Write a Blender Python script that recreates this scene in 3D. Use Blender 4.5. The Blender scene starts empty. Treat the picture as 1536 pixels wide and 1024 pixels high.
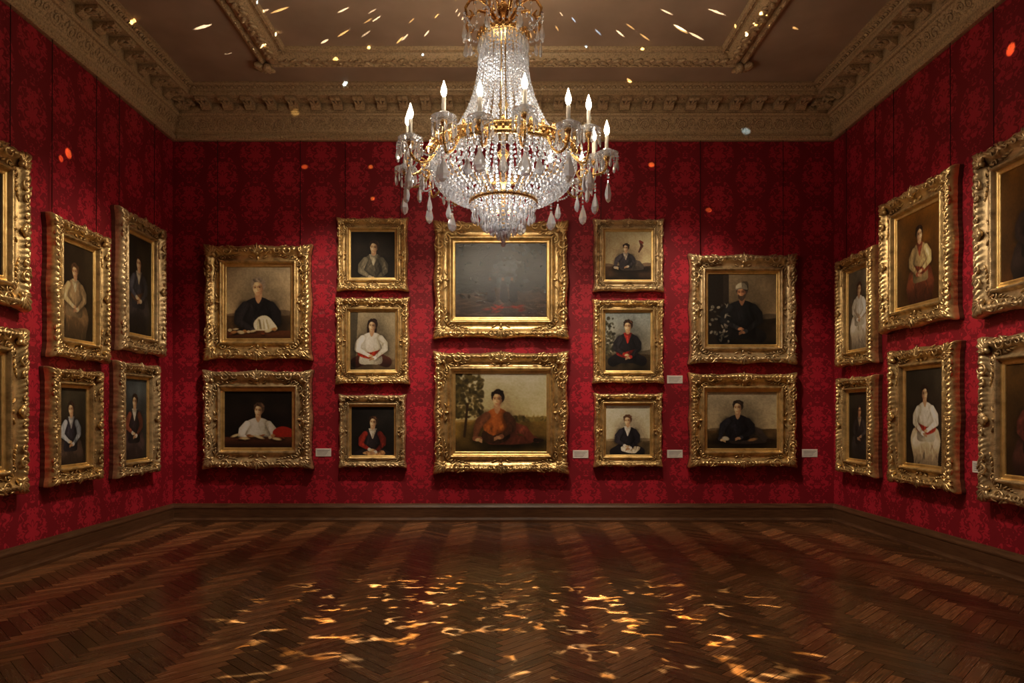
import bpy, math, random
import numpy as np
from mathutils import Vector, Matrix
random.seed(7); rng=np.random.RandomState(7)
scene=bpy.context.scene
try:
    scene.view_settings.view_transform='Standard'
    scene.view_settings.look='None'
    scene.view_settings.exposure=0.0
except Exception as e: print(e)
XW=4.6; YB=9.5; YR=-2.5; HC=5.87; PI=math.pi
ZOOM=None

# ---------------------------------------------------------------- helpers
def link(o,parent=None):
    scene.collection.objects.link(o)
    if parent is not None: o.parent=parent
    return o
def empty(name,loc=(0,0,0),rotz=0):
    e=bpy.data.objects.new(name,None); e.location=loc; e.rotation_euler=(0,0,rotz); e.empty_display_size=.1
    return link(e)
class MB:
    def __init__(s): s.V=[];s.F=[];s.n=0;s.M=[];s.S=[]
    def add(s,v,f,m=0,smooth=True):
        v=np.asarray(v,float); s.V.append(v); n=s.n
        s.F.extend([tuple(i+n for i in q) for q in f]); s.M.extend([m]*len(f)); s.S.extend([smooth]*len(f)); s.n+=len(v)
    def obj(s,name,mats,parent=None):
        me=bpy.data.meshes.new(name); me.from_pydata(np.vstack(s.V).tolist(),[],s.F)
        for m in mats: me.materials.append(m)
        me.polygons.foreach_set('material_index',s.M); me.polygons.foreach_set('use_smooth',s.S); me.update()
        return link(bpy.data.objects.new(name,me),parent)
def box(mb,x0,x1,y0,y1,z0,z1,m=0):
    v=[(x,y,z) for x in(x0,x1) for y in(y0,y1) for z in(z0,z1)]
    f=[(0,1,3,2),(4,6,7,5),(0,4,5,1),(2,3,7,6),(0,2,6,4),(1,5,7,3)]
    mb.add(v,f,m,False)
def lathe(prof,n=24,c=(0,0,0)):
    v=[];f=[]
    for r,z in prof:
        for i in range(n):
            a=2*PI*i/n; v.append((c[0]+r*math.cos(a),c[1]+r*math.sin(a),c[2]+z))
    for k in range(len(prof)-1):
        for i in range(n):
            j=(i+1)%n; f.append((k*n+i,k*n+j,(k+1)*n+j,(k+1)*n+i))
    return v,f
def tube(path,rad,ns=6,up=(0,0,1)):
    P=np.asarray(path,float);N=len(P); R=np.broadcast_to(np.asarray(rad,float),(N,))
    T=np.gradient(P,axis=0); T/=np.linalg.norm(T,axis=1)[:,None]+1e-9
    up=np.asarray(up,float); v=[]
    for i in range(N):
        a=np.cross(T[i],up)
        if np.linalg.norm(a)<1e-3: a=np.cross(T[i],(1,0.01,0))
        a/=np.linalg.norm(a); b=np.cross(T[i],a)
        for k in range(ns):
            t=2*PI*k/ns; v.append(P[i]+R[i]*(math.cos(t)*a+math.sin(t)*b))
    f=[(i*ns+k,i*ns+(k+1)%ns,(i+1)*ns+(k+1)%ns,(i+1)*ns+k) for i in range(N-1) for k in range(ns)]
    f.append(tuple(range(ns))[::-1]); f.append(tuple((N-1)*ns+k for k in range(ns)))
    return v,f
def _ell(nu=8,nv=5):
    v=[(0,0,1)]
    for j in range(1,nv):
        t=PI*j/nv
        for i in range(nu):
            a=2*PI*i/nu; v.append((math.sin(t)*math.cos(a),math.sin(t)*math.sin(a),math.cos(t)))
    v.append((0,0,-1)); f=[]
    for i in range(nu): f.append((0,1+i,1+(i+1)%nu))
    for j in range(nv-2):
        for i in range(nu):
            a=1+j*nu+i;b=1+j*nu+(i+1)%nu; f.append((a,a+nu,b+nu,b))
    L=len(v)-1
    for i in range(nu): f.append((L,1+(nv-2)*nu+(i+1)%nu,1+(nv-2)*nu+i))
    return np.array(v),f
ELL=_ell(8,5); ELLs=_ell(6,4)
g=(1+5**.5)/2
ICO=(np.array([(-1,g,0),(1,g,0),(-1,-g,0),(1,-g,0),(0,-1,g),(0,1,g),(0,-1,-g),(0,1,-g),(g,0,-1),(g,0,1),(-g,0,-1),(-g,0,1)])/math.sqrt(1+g*g),
 [(0,11,5),(0,5,1),(0,1,7),(0,7,10),(0,10,11),(1,5,9),(5,11,4),(11,10,2),(10,7,6),(7,1,8),(3,9,4),(3,4,2),(3,2,6),(3,6,8),(3,8,9),(4,9,5),(2,4,11),(6,2,10),(8,6,7),(9,8,1)])
DROP=lathe([(0.001,0),(.12,-.04),(.1,-.12),(.3,-.4),(.42,-.68),(.3,-.88),(.001,-1)],6)
DROP=(np.array(DROP[0]),DROP[1])

# ---------------------------------------------------------------- materials
def mat(name):
    m=bpy.data.materials.new(name); m.use_nodes=True; nt=m.node_tree
    b=nt.nodes['Principled BSDF']; return m,nt,b
def N(nt,t,**k):
    n=nt.nodes.new(t)
    for a,b in k.items(): setattr(n,a,b)
    return n
def math_(nt,op,a,b=None,c=None,clamp=False):
    n=nt.nodes.new('ShaderNodeMath'); n.operation=op; n.use_clamp=clamp
    for i,x in enumerate((a,b,c)):
        if x is None: continue
        if isinstance(x,(int,float)): n.inputs[i].default_value=x
        else: nt.links.new(x,n.inputs[i])
    return n.outputs[0]
def mixc(nt,f,a,b,bt='MIX'):
    n=nt.nodes.new('ShaderNodeMix'); n.data_type='RGBA'; n.blend_type=bt
    def s(i,x):
        if isinstance(x,(int,float)): n.inputs[i].default_value=x
        elif isinstance(x,tuple): n.inputs[i].default_value=(*x,1)
        else: nt.links.new(x,n.inputs[i])
    s(0,f);s(6,a);s(7,b); return n.outputs[2]
def noise(nt,vec,sc,det=3,rough=.5,dist=0):
    n=nt.nodes.new('ShaderNodeTexNoise'); n.inputs['Scale'].default_value=sc; n.inputs['Detail'].default_value=det
    n.inputs['Roughness'].default_value=rough; n.inputs['Distortion'].default_value=dist
    if vec is not None: nt.links.new(vec,n.inputs['Vector'])
    return n.outputs['Fac']
def ramp(nt,f,p0,p1):
    n=nt.nodes.new('ShaderNodeMapRange'); n.inputs['From Min'].default_value=p0; n.inputs['From Max'].default_value=p1
    nt.links.new(f,n.inputs['Value']); return n.outputs[0]
def bump(nt,h,b,st=.3,dist=.01):
    n=nt.nodes.new('ShaderNodeBump'); n.inputs['Strength'].default_value=st; n.inputs['Distance'].default_value=dist
    nt.links.new(h,n.inputs['Height']); nt.links.new(n.outputs[0],b.inputs['Normal'])

def damask():
    m,nt,b=mat('damask_silk'); L=nt.links
    uv=N(nt,'ShaderNodeUVMap'); sp=N(nt,'ShaderNodeSeparateXYZ'); L.new(uv.outputs[0],sp.inputs[0])
    u=math_(nt,'DIVIDE',sp.outputs[0],.46); col=math_(nt,'FLOOR',u)
    half=math_(nt,'MULTIPLY',math_(nt,'FLOORED_MODULO',col,2),.5)
    v=math_(nt,'ADD',math_(nt,'DIVIDE',sp.outputs[1],.68),half)
    fu=math_(nt,'ABSOLUTE',math_(nt,'SUBTRACT',math_(nt,'FRACT',u),.5)); fv=math_(nt,'FRACT',v)
    dv=math_(nt,'SUBTRACT',fv,.5)
    d=math_(nt,'SQRT',math_(nt,'ADD',math_(nt,'POWER',math_(nt,'DIVIDE',fu,.47),2),math_(nt,'POWER',math_(nt,'DIVIDE',dv,.50),2)))
    cx=N(nt,'ShaderNodeCombineXYZ'); L.new(math_(nt,'MULTIPLY',fu,.40),cx.inputs[0]); L.new(math_(nt,'MULTIPLY',fv,.60),cx.inputs[1])
    nz=noise(nt,cx.outputs[0],17,2,.5,1.6)
    med=math_(nt,'MULTIPLY',math_(nt,'GREATER_THAN',nz,math_(nt,'MULTIPLY_ADD',d,.09,.43)),math_(nt,'LESS_THAN',d,1.0))
    ang=math_(nt,'ARCTAN2',fu,dv); pet=math_(nt,'MULTIPLY_ADD',math_(nt,'ABSOLUTE',math_(nt,'COSINE',math_(nt,'MULTIPLY',ang,3.5))),.14,.08)
    rr=math_(nt,'SQRT',math_(nt,'ADD',math_(nt,'POWER',fu,2),math_(nt,'POWER',math_(nt,'MULTIPLY',dv,1.5),2)))
    core=math_(nt,'LESS_THAN',rr,pet); ringv=math_(nt,'LESS_THAN',math_(nt,'ABSOLUTE',math_(nt,'SUBTRACT',rr,math_(nt,'ADD',pet,.04))),.022)
    pat=math_(nt,'MAXIMUM',math_(nt,'SUBTRACT',med,ringv,clamp=True),core)
    big=noise(nt,uv.outputs[0],.9,3)
    weave=noise(nt,uv.outputs[0],350,1)
    c=mixc(nt,pat,(.215,.0038,.0125),(.48,.019,.038))
    c=mixc(nt,math_(nt,'MULTIPLY',ramp(nt,big,.35,.8),.30),c,(.16,.003,.009))
    L.new(c,b.inputs['Base Color'])
    L.new(math_(nt,'MULTIPLY_ADD',pat,-.2,.60),b.inputs['Roughness'])
    b.inputs['Specular IOR Level'].default_value=.4
    h=math_(nt,'ADD',math_(nt,'MULTIPLY',pat,.35),math_(nt,'ADD',math_(nt,'MULTIPLY',weave,.2),math_(nt,'MULTIPLY',noise(nt,uv.outputs[0],2.2,2,.5,1),3)))
    bump(nt,h,b,.35,.006)
    return m
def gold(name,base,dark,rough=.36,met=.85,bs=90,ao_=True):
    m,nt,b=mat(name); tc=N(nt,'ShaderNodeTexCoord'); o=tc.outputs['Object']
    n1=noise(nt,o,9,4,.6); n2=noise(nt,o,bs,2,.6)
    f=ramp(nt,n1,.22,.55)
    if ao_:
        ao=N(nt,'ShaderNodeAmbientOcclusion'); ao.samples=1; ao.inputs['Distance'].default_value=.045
        f=math_(nt,'MULTIPLY',f,ramp(nt,ao.outputs['AO'],.3,.85),clamp=True)  # recess shade put into the gilt colour through occlusion
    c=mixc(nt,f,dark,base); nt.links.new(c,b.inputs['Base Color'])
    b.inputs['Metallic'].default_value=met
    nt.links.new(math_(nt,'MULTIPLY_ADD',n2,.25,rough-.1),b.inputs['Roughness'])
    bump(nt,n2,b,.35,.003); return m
def plain(name,col,rough=.5,met=0,bs=None,bst=.2):
    m,nt,b=mat(name); tc=N(nt,'ShaderNodeTexCoord')
    n=noise(nt,tc.outputs['Object'],bs or 12,4)
    c=mixc(nt,ramp(nt,n,.3,.7),tuple(x*.8 for x in col),tuple(min(1,x*1.12) for x in col)); nt.links.new(c,b.inputs['Base Color'])
    b.inputs['Roughness'].default_value=rough; b.inputs['Metallic'].default_value=met
    bump(nt,n,b,bst,.004); return m
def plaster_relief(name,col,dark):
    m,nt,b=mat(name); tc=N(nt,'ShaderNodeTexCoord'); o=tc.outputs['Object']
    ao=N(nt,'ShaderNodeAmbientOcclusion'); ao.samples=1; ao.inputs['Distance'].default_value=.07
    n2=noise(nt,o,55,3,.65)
    f=math_(nt,'MULTIPLY',ramp(nt,ao.outputs['AO'],.3,.9),ramp(nt,n2,.2,.55),clamp=True)  # occlusion blends crevice shade into the plaster colour
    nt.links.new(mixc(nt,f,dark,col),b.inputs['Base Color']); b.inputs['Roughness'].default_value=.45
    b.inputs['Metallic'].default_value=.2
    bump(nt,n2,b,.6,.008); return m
def wood_mat(name,attr=True,dark=(.072,.026,.010),light=(.225,.095,.038),rough=.235,spec=.5):
    m,nt,b=mat(name); uv=N(nt,'ShaderNodeUVMap'); mp=N(nt,'ShaderNodeMapping'); mp.inputs['Scale'].default_value=(3,60,1)
    nt.links.new(uv.outputs[0],mp.inputs['Vector'])
    gr=noise(nt,mp.outputs[0],1.5,3,.6,.2)
    c=mixc(nt,ramp(nt,gr,.25,.75),dark,light)
    if attr:
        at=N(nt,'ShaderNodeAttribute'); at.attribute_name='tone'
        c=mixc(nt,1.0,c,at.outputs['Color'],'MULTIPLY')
    nt.links.new(c,b.inputs['Base Color'])
    tc=N(nt,'ShaderNodeTexCoord'); w=noise(nt,tc.outputs['Object'],1.3,4)
    nt.links.new(math_(nt,'ADD',math_(nt,'MULTIPLY_ADD',gr,.08,rough-.06),math_(nt,'MULTIPLY',w,.10)),b.inputs['Roughness'])
    b.inputs['Specular IOR Level'].default_value=spec
    bump(nt,gr,b,.05,.002); return m
M_dam=damask()
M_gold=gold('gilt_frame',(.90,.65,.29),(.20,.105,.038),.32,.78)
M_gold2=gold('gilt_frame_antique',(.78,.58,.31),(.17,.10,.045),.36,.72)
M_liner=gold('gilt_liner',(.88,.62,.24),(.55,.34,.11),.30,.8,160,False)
M_side=plain('frame_side_wood',(.11,.035,.018),.5)
M_brass=gold('chandelier_brass',(.78,.50,.20),(.40,.22,.07),.25,1.0,120,False)
M_ceil=plain('ceiling_plaster',(.42,.30,.21),.6,0,1.5,.15)
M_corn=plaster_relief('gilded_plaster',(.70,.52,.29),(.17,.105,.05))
M_base=wood_mat('baseboard_oak',False,(.045,.017,.008),(.14,.065,.029),.35,.4)
M_floor=wood_mat('parquet_walnut',True)
M_wire=plain('picture_wire',(.02,.012,.012),.4,.5)
M_label=plain('label_card',(.75,.70,.64),.6)
M_wax=plain('candle_sleeve',(.85,.80,.70),.4)
def crystal(name,tr=.35):
    m,nt,b=mat(name)
    b.inputs['Base Color'].default_value=(.90,.94,1,1); b.inputs['Roughness'].default_value=.06
    b.inputs['Transmission Weight'].default_value=.66; b.inputs['IOR'].default_value=1.55
    b.inputs['Specular IOR Level'].default_value=.9
    t=N(nt,'ShaderNodeBsdfTransparent'); mx=N(nt,'ShaderNodeMixShader'); mx.inputs[0].default_value=tr
    out=nt.nodes['Material Output']; nt.links.new(b.outputs[0],mx.inputs[1]); nt.links.new(t.outputs[0],mx.inputs[2]); nt.links.new(mx.outputs[0],out.inputs[0])
    return m
M_cry=crystal('cut_crystal',.15); M_glass=crystal('crystal_dish',.3)
def emis(name,col,st):
    m=bpy.data.materials.new(name); m.use_nodes=True; nt=m.node_tree; nt.nodes.clear()
    e=nt.nodes.new('ShaderNodeEmission'); o=nt.nodes.new('ShaderNodeOutputMaterial'); e.inputs[0].default_value=(*col,1); e.inputs[1].default_value=st
    nt.links.new(e.outputs[0],o.inputs[0]); return m
M_flame=emis('flame_bulb',(1,.84,.62),45)
def canvas_mat(name,rough,spec,bs=60,bst=.35):
    m,nt,b=mat(name); at=N(nt,'ShaderNodeAttribute'); at.attribute_name='paint'
    nt.links.new(at.outputs['Color'],b.inputs['Base Color']); b.inputs['Roughness'].default_value=rough; b.inputs['Specular IOR Level'].default_value=spec
    tc=N(nt,'ShaderNodeTexCoord'); bump(nt,noise(nt,tc.outputs['Object'],bs,4,.7,.5),b,bst,.003); return m
M_canvas=canvas_mat('oil_on_canvas',.5,.22); M_varnish=canvas_mat('varnished_oil',.26,.7,24,.8)

# ---------------------------------------------------------------- room shell
def uvquad(name,co,uv,mat_,thick):
    co=[Vector(c) for c in co]; t=Vector(thick)
    v=[tuple(c) for c in co]+[tuple(c+t) for c in co]
    f=[(0,1,2,3),(7,6,5,4),(0,4,5,1),(1,5,6,2),(2,6,7,3),(3,7,4,0)]
    me=bpy.data.meshes.new(name); me.from_pydata(v,[],f); ul=me.uv_layers.new(name='UVMap')
    for p in me.polygons:
        for li in p.loop_indices: ul.data[li].uv=uv[me.loops[li].vertex_index%4]
    me.materials.append(mat_); return link(bpy.data.objects.new(name,me))
wz=HC
uvquad('wall_back',[(-XW,YB,0),(XW,YB,0),(XW,YB,wz),(-XW,YB,wz)],[(-XW,0),(XW,0),(XW,wz),(-XW,wz)],M_dam,(0,.2,0))
uvquad('wall_left',[(-XW,YR,0),(-XW,YB,0),(-XW,YB,wz),(-XW,YR,wz)],[(YR,0),(YB,0),(YB,wz),(YR,wz)],M_dam,(-.2,0,0))
uvquad('wall_right',[(XW,YB,0),(XW,YR,0),(XW,YR,wz),(XW,YB,wz)],[(YB,0),(YR,0),(YR,wz),(YB,wz)],M_dam,(.2,0,0))
uvquad('wall_rear',[(XW,YR,0),(-XW,YR,0),(-XW,YR,wz),(XW,YR,wz)],[(XW,0),(-XW,0),(-XW,wz),(XW,wz)],M_dam,(0,-.2,0))
mb=MB(); box(mb,-XW-.2,XW+.2,YR-.2,YB+.2,HC,HC+.15); mb.obj('ceiling',[M_ceil])

def clip_poly(P,ax,val,keep_less):
    out=[]
    for i in range(len(P)):
        a=P[i];b=P[(i+1)%len(P)]; da=(a[ax]-val)*(1 if keep_less else -1); db=(b[ax]-val)*(1 if keep_less else -1)
        if da<=0: out.append(a)
        if (da<0)!=(db<0) and abs(da-db)>1e-9:
            t=da/(da-db); out.append(tuple(a[k]+(b[k]-a[k])*t for k in range(4)))
    return out
def build_floor():
    L=.50;W=.50/6.5; V=[];F=[];UV=[];TN=[]
    L=6*W
    ca=math.cos(PI/4); gap=.0018
    for k in range(-300,360):
        for q in range(-24,26):
            for typ in(0,1):
                ox=k*W+q*L; oy=k*W-q*L
                if typ==0: r=(ox,ox+L,oy,oy+W)
                else: r=(ox,ox+W,oy+W,oy+W+L)
                cx=(r[0]+r[1])/2;cy=(r[2]+r[3])/2
                wx=(cx-cy)*ca; wy=(cx+cy)*ca+3.0
                if abs(wx)>XW+.4 or wy<YR-.4 or wy>YB+.4: continue
                du=random.uniform(0,50);dv=random.uniform(0,50)
                P=[]
                for (x,y) in ((r[0]+gap,r[2]+gap),(r[1]-gap,r[2]+gap),(r[1]-gap,r[3]-gap),(r[0]+gap,r[3]-gap)):
                    uu,vv=(x-r[0],y-r[2]) if typ==0 else (y-r[2],x-r[0])
                    P.append(((x-y)*ca,(x+y)*ca+3.0,uu+du,vv+dv))
                for ax,val,kl in((0,XW,True),(0,-XW,False),(1,YB,True),(1,YR,False)):
                    P=clip_poly(P,ax,val,kl)
                    if len(P)<3: break
                if len(P)<3: continue
                n0=len(V); tone=random.choice([.55,.7,.85,.95,1.1,1.35])*(1.42 if typ==0 else .66)  # random plank tone; direction factor paints the grain sheen into the colour
                wm=random.uniform(.94,1.06)
                tx=random.uniform(-.0012,.0012); ty=random.uniform(-.0012,.0012)
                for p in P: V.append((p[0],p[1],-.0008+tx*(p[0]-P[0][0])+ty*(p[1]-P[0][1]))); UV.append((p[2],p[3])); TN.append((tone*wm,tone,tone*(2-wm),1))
                F.append(tuple(range(n0,n0+len(P))))
    n0=len(V)
    for x,y,z in((-XW,YR,-.004),(XW,YR,-.004),(XW,YB,-.004),(-XW,YB,-.004),(-XW,YR,-.15),(XW,YR,-.15),(XW,YB,-.15),(-XW,YB,-.15)):
        V.append((x,y,z));UV.append((x,y));TN.append((.08,.08,.08,1))
    F.append((n0,n0+1,n0+2,n0+3)); F.append((n0+7,n0+6,n0+5,n0+4))
    for a in range(4): F.append((n0+a,n0+4+a,n0+4+(a+1)%4,n0+(a+1)%4))
    me=bpy.data.meshes.new('floor'); me.from_pydata(V,[],F); ul=me.uv_layers.new(name='UVMap')
    idx=np.zeros(len(me.loops),int); me.loops.foreach_get('vertex_index',idx)
    ul.data.foreach_set('uv',np.array(UV)[idx].ravel())
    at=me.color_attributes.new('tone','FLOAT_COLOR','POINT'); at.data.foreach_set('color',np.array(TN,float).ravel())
    me.materials.append(M_floor); link(bpy.data.objects.new('floor',me))
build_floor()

def wmap(w):
    return {'back':lambda t,p,z:(t,YB-p,z),'left':lambda t,p,z:(-XW+p,t,z),'right':lambda t,p,z:(XW-p,t,z),'rear':lambda t,p,z:(t,YR+p,z)}[w]
WR={'back':(-XW,XW),'left':(YR,YB),'right':(YR,YB),'rear':(-XW,XW)}
bp=[(0,0),(.055,0),(.055,.03),(.038,.045),(.032,.06),(.030,.175),(.036,.185),(.036,.20),(.022,.225),(.014,.245),(0,.25)]
for w in WR:
    f=wmap(w);a,b_=WR[w]; V=[];UV=[]
    for e in(0,1):
        for (p,z) in bp:
            t=(a+p) if e==0 else (b_-p); V.append(f(t,p,z)); UV.append((t,z+p))
    n=len(bp); F=[(i,i+1,n+i+1,n+i) for i in range(n-1)]
    me=bpy.data.meshes.new('baseboard'); me.from_pydata(V,[],F); ul=me.uv_layers.new(name='UVMap')
    for l in me.loops: ul.data[l.index].uv=UV[l.vertex_index]
    me.materials.append(M_base); link(bpy.data.objects.new('baseboard_'+w,me))

def lobe(mb,fn,a,b,ang,L,Wd,Hh,h0=0,m=0,low=False):
    v,f=(ELLs if low else ELL); c,s=math.cos(ang),math.sin(ang)
    x=v[:,0]*L/2; y=v[:,1]*Wd/2*(1-.35*v[:,0]); z=v[:,2]*Hh
    P=[fn(a+c*x[i]-s*y[i],b+s*x[i]+c*y[i],h0+z[i]) for i in range(len(x))]
    mb.add(P,f,m)
def scroll(mb,fn,a,b,r0,st,turns,dr,tr,h0=0,m=0,n=20,ns=5,k=.82):
    tau=np.linspace(0,1,n); an=st+dr*turns*2*PI*tau; r=r0*(1-k*tau)
    path=np.stack([a+r*np.cos(an),b+r*np.sin(an),h0+tr*.6*tau],1)
    rad=tr*(1-.45*tau); rad[0]*=.4
    v,f=tube(path,rad,ns); mb.add([fn(*p) for p in v],f,m)

# cornice
mb=MB()
cp=[(0,5.28),(.05,5.28),(.075,5.30),(.075,5.335),(.055,5.35),(.05,5.375),(.06,5.39),(.085,5.48),(.135,5.575),(.16,5.58),(.175,5.60),(.165,5.62),(.165,5.735),(.42,5.735),(.42,5.79),(.435,5.795),(.45,5.82),(.49,5.845),(.52,5.85),(.52,HC)]
V=[]
for p,z in cp: V+=[(-XW+p,YR+p,z),(XW-p,YR+p,z),(XW-p,YB-p,z),(-XW+p,YB-p,z)]
F=[]
for i in range(len(cp)-1):
    for k in range(4): F.append((i*4+k,i*4+(k+1)%4,(i+1)*4+(k+1)%4,(i+1)*4+k))
mb.add(V,F,0,False)
for w,(a,b_) in WR.items():
    f=wmap(w); rear=(w=='rear')
    def ff(t,s,h,f=f):
        p=.058+.08*s**1.6+h*.9; z=5.39+.185*s-h*.35; return f(t,p,z)
    n=int((b_-a-.2)/.26); st=(b_-a-.2)/n
    for i in range(n if not rear else 0):
        t=a+.1+st*(i+.5); d=1 if i%2 else -1
        fm=lambda A,B,H,t=t: ff(t+A,.5+B/.19,H)
        scroll(mb,fm,-.03,0.005*d,.075,PI*.9*d,1.25,d,.016)
        scroll(mb,fm,.075,-.02*d,.045,0,1.1,-d,.013,n=14)
        for q in range(4): lobe(mb,fm,-.11+.05*q,(.05 if q%2 else -.055)*d,(.7-.4*q)*d,.06,.028,.020,low=True)
        lobe(mb,fm,.12,.03*d,1.2,.07,.03,.020,low=True)
    nb=int((b_-a)/.055)
    for i in range(nb if not rear else 0):
        mb.add([f(a+.05+i*.055+x*.02,.07+y*.016,5.318+z*.018) for x,y,z in ELLs[0]],ELLs[1])
    n=int((b_-a-.5)/.30); st=(b_-a-.5)/n
    for i in range(n+1):
        t=a+.25+st*i; hw=.065
        pr=[(.16,5.735),(.40,5.735),(.405,5.70),(.37,5.685),(.34,5.70),(.27,5.705),(.22,5.66),(.18,5.64),(.16,5.645)]
        V=[f(t-hw,p,z) for p,z in pr]+[f(t+hw,p,z) for p,z in pr]; m_=len(pr)
        mb.add(V,[(k,(k+1)%m_,m_+(k+1)%m_,m_+k) for k in range(m_)]+[tuple(range(m_)),tuple(range(m_,2*m_))],0,False)
        for q in(-1,0,1):
            fm=lambda A,B,H,t=t: f(t+A,.29+B,5.695-H)
            lobe(mb,fm,q*.035,.02-.03*abs(q),PI/2-.35*q,.19-.05*abs(q),.045,.022,low=True)
        fm=lambda A,B,H,t=t: f(t+A,.395+H,5.715+B)
        scroll(mb,fm,0,-.012,.03,0,1,1,.008,n=10,ns=4)
        if i<n:
            fm=lambda A,B,H,t=t: f(t+st/2+A,.29+B,5.735-H)
            for q in range(5): lobe(mb,fm,.028*math.cos(q*2*PI/5),.028*math.sin(q*2*PI/5),q*2*PI/5,.045,.03,.012,low=True)
    ne=int((b_-a-.9)/.10); st=(b_-a-.9)/ne
    for i in range(ne if not rear else 0):
        t=a+.45+st*(i+.5); fm=lambda A,B,H,t=t: f(t+A,.462+B*.7+H*.5,5.818+B*.5-H*.5)
        lobe(mb,fm,0,0,PI/2,.06,.06,.018,low=True); lobe(mb,fm,st/2,0,PI/2,.055,.015,.012,low=True)
    for i in range(ne if not rear else 0):
        t=a+.25+st*(i+.5); fm=lambda A,B,H,t=t: f(t+A,.15+B*.3+H,5.595+B)
        lobe(mb,fm,0,0,PI/2,.05,.06,.014,low=True)
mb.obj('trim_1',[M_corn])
mb=MB(); ox,y0,y1=3.0,.6,8.52
cf=[(0,0),(0,.05),(.03,.065),(.06,.05),(.075,.03),(.10,.05),(.16,.09),(.24,.09),(.29,.055),(.31,.03),(.34,.03),(.355,.045),(.385,.04),(.40,0)]
V=[]
for s,d in cf: V+=[(-ox+s,y0+s,HC-d),(ox-s,y0+s,HC-d),(ox-s,y1-s,HC-d),(-ox+s,y1-s,HC-d)]
F=[(i*4+k,i*4+(k+1)%4,(i+1)*4+(k+1)%4,(i+1)*4+k) for i in range(len(cf)-1) for k in range(4)]
mb.add(V,F,0,False)
maps={'b':((-ox,ox),lambda t,s,h:(t,y1-s,HC-h)),'l':((y0,y1),lambda t,s,h:(-ox+s,t,HC-h)),'r':((y0,y1),lambda t,s,h:(ox-s,t,HC-h)),'n':((-ox,ox),lambda t,s,h:(t,y0+s,HC-h))}
for k,((a,b_),f) in maps.items():
    n=int((b_-a-.5)/.13); st=(b_-a-.5)/n
    for i in range(n):
        t=a+.25+st*(i+.5); d=1 if i%2 else -1
        lobe(mb,f,t,.20+.03*d,.6*d,.14,.06,.022,.09,low=True)
        lobe(mb,f,t+.04,.20-.04*d,-.7*d,.08,.035,.018,.09,low=True)
        lobe(mb,f,t,.045,0,.09,.03,.012,.06,low=True)
        lobe(mb,f,t,.355,0,.07,.03,.012,.04,low=True)
for sx in(-1,1):
    for yy,sy in((y1,1),(y0,-1)):
        f=lambda A,B,H,sx=sx,yy=yy,sy=sy:(sx*(ox-.05+A),yy+sy*(-.05+B),HC-H)
        box(mb,sx*ox-.06,sx*ox+.06,yy-.06,yy+.06,HC-.08,HC)
        for q in range(7):
            an=PI/4+(q-3)*.45; lobe(mb,f,.0+.07*math.cos(an),.0+.07*math.sin(an),an,.17,.06,.04,.07)
        lobe(mb,f,-.02,-.02,0,.12,.12,.06,.09)
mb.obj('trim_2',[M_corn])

# ---------------------------------------------------------------- painting rasteriser
class Cv:
    def __init__(s,w,h,seed,res=190):
        k=res/max(w,h); s.W=max(20,int(w*k)); s.H=max(20,int(h*k)); s.asp=w/h
        s.X,s.Y=np.meshgrid((np.arange(s.W)+.5)/s.W*s.asp,(np.arange(s.H)+.5)/s.H)
        s.C=np.zeros((s.H,s.W,3)); s.r=np.random.RandomState(seed); s.px=1.3/s.H
    def put(s,m,c,a=1.):
        m=np.clip(m,0,1)[...,None]*a; s.C=s.C*(1-m)+np.array(c)/255.*m
    def mul(s,m,k):
        s.C=s.C*(1+(k-1)*np.clip(m,0,1)[...,None])
    def el(s,cx,cy,rx,ry,rot=0,soft=1):
        c,sn=math.cos(rot),math.sin(rot); x=s.X-cx;y=s.Y-cy
        u=(x*c+y*sn)/rx; v=(-x*sn+y*c)/ry; return np.clip((1-np.sqrt(u*u+v*v))*min(rx,ry)/(s.px*soft)+.5,0,1)
    def st(s,P,R,soft=1):
        R=[R]*len(P) if not hasattr(R,'__len__') else R; m=np.zeros_like(s.X)
        for (a,b,ra,rb) in zip(P[:-1],P[1:],R[:-1],R[1:]):
            dx=b[0]-a[0];dy=b[1]-a[1];L=dx*dx+dy*dy+1e-9
            t=np.clip(((s.X-a[0])*dx+(s.Y-a[1])*dy)/L,0,1)
            d=np.hypot(s.X-a[0]-t*dx,s.Y-a[1]-t*dy); m=np.maximum(m,np.clip((ra+(rb-ra)*t-d)/(s.px*soft)+.5,0,1))
        return m
    def po(s,P,smooth=True):
        P=np.array(P,float)
        if smooth:
            Q=[];n=len(P)
            for i in range(n):
                a,b,c,d=P[i-1],P[i],P[(i+1)%n],P[(i+2)%n]
                for t in(0,.25,.5,.75): Q.append(.5*((2*b)+(c-a)*t+(2*a-5*b+4*c-d)*t*t+(3*b-a-3*c+d)*t**3))
            P=np.array(Q)
        m=np.zeros(s.X.shape,bool)
        for i in range(len(P)):
            a=P[i-1];b=P[i]
            if abs(a[1]-b[1])<1e-9: continue
            c=((a[1]>s.Y)!=(b[1]>s.Y))&(s.X<(b[0]-a[0])*(s.Y-a[1])/(b[1]-a[1])+a[0]); m^=c
        return s.blur(m.astype(float),1)
    def blur(s,m,k=1):
        for _ in range(k):
            p=np.pad(m,1,mode='edge'); m=(p[1:-1,1:-1]*2+p[:-2,1:-1]+p[2:,1:-1]+p[1:-1,:-2]+p[1:-1,2:])/6
        return m
    def vn(s,n):
        g=s.r.rand(n+2,n+2); yi=s.Y*n; xi=s.X/s.asp*n; y0=yi.astype(int);x0=xi.astype(int);fy=yi-y0;fx=xi-x0
        fy=fy*fy*(3-2*fy);fx=fx*fx*(3-2*fx)
        return (g[y0,x0]*(1-fx)+g[y0,x0+1]*fx)*(1-fy)+(g[y0+1,x0]*(1-fx)+g[y0+1,x0+1]*fx)*fy
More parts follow.
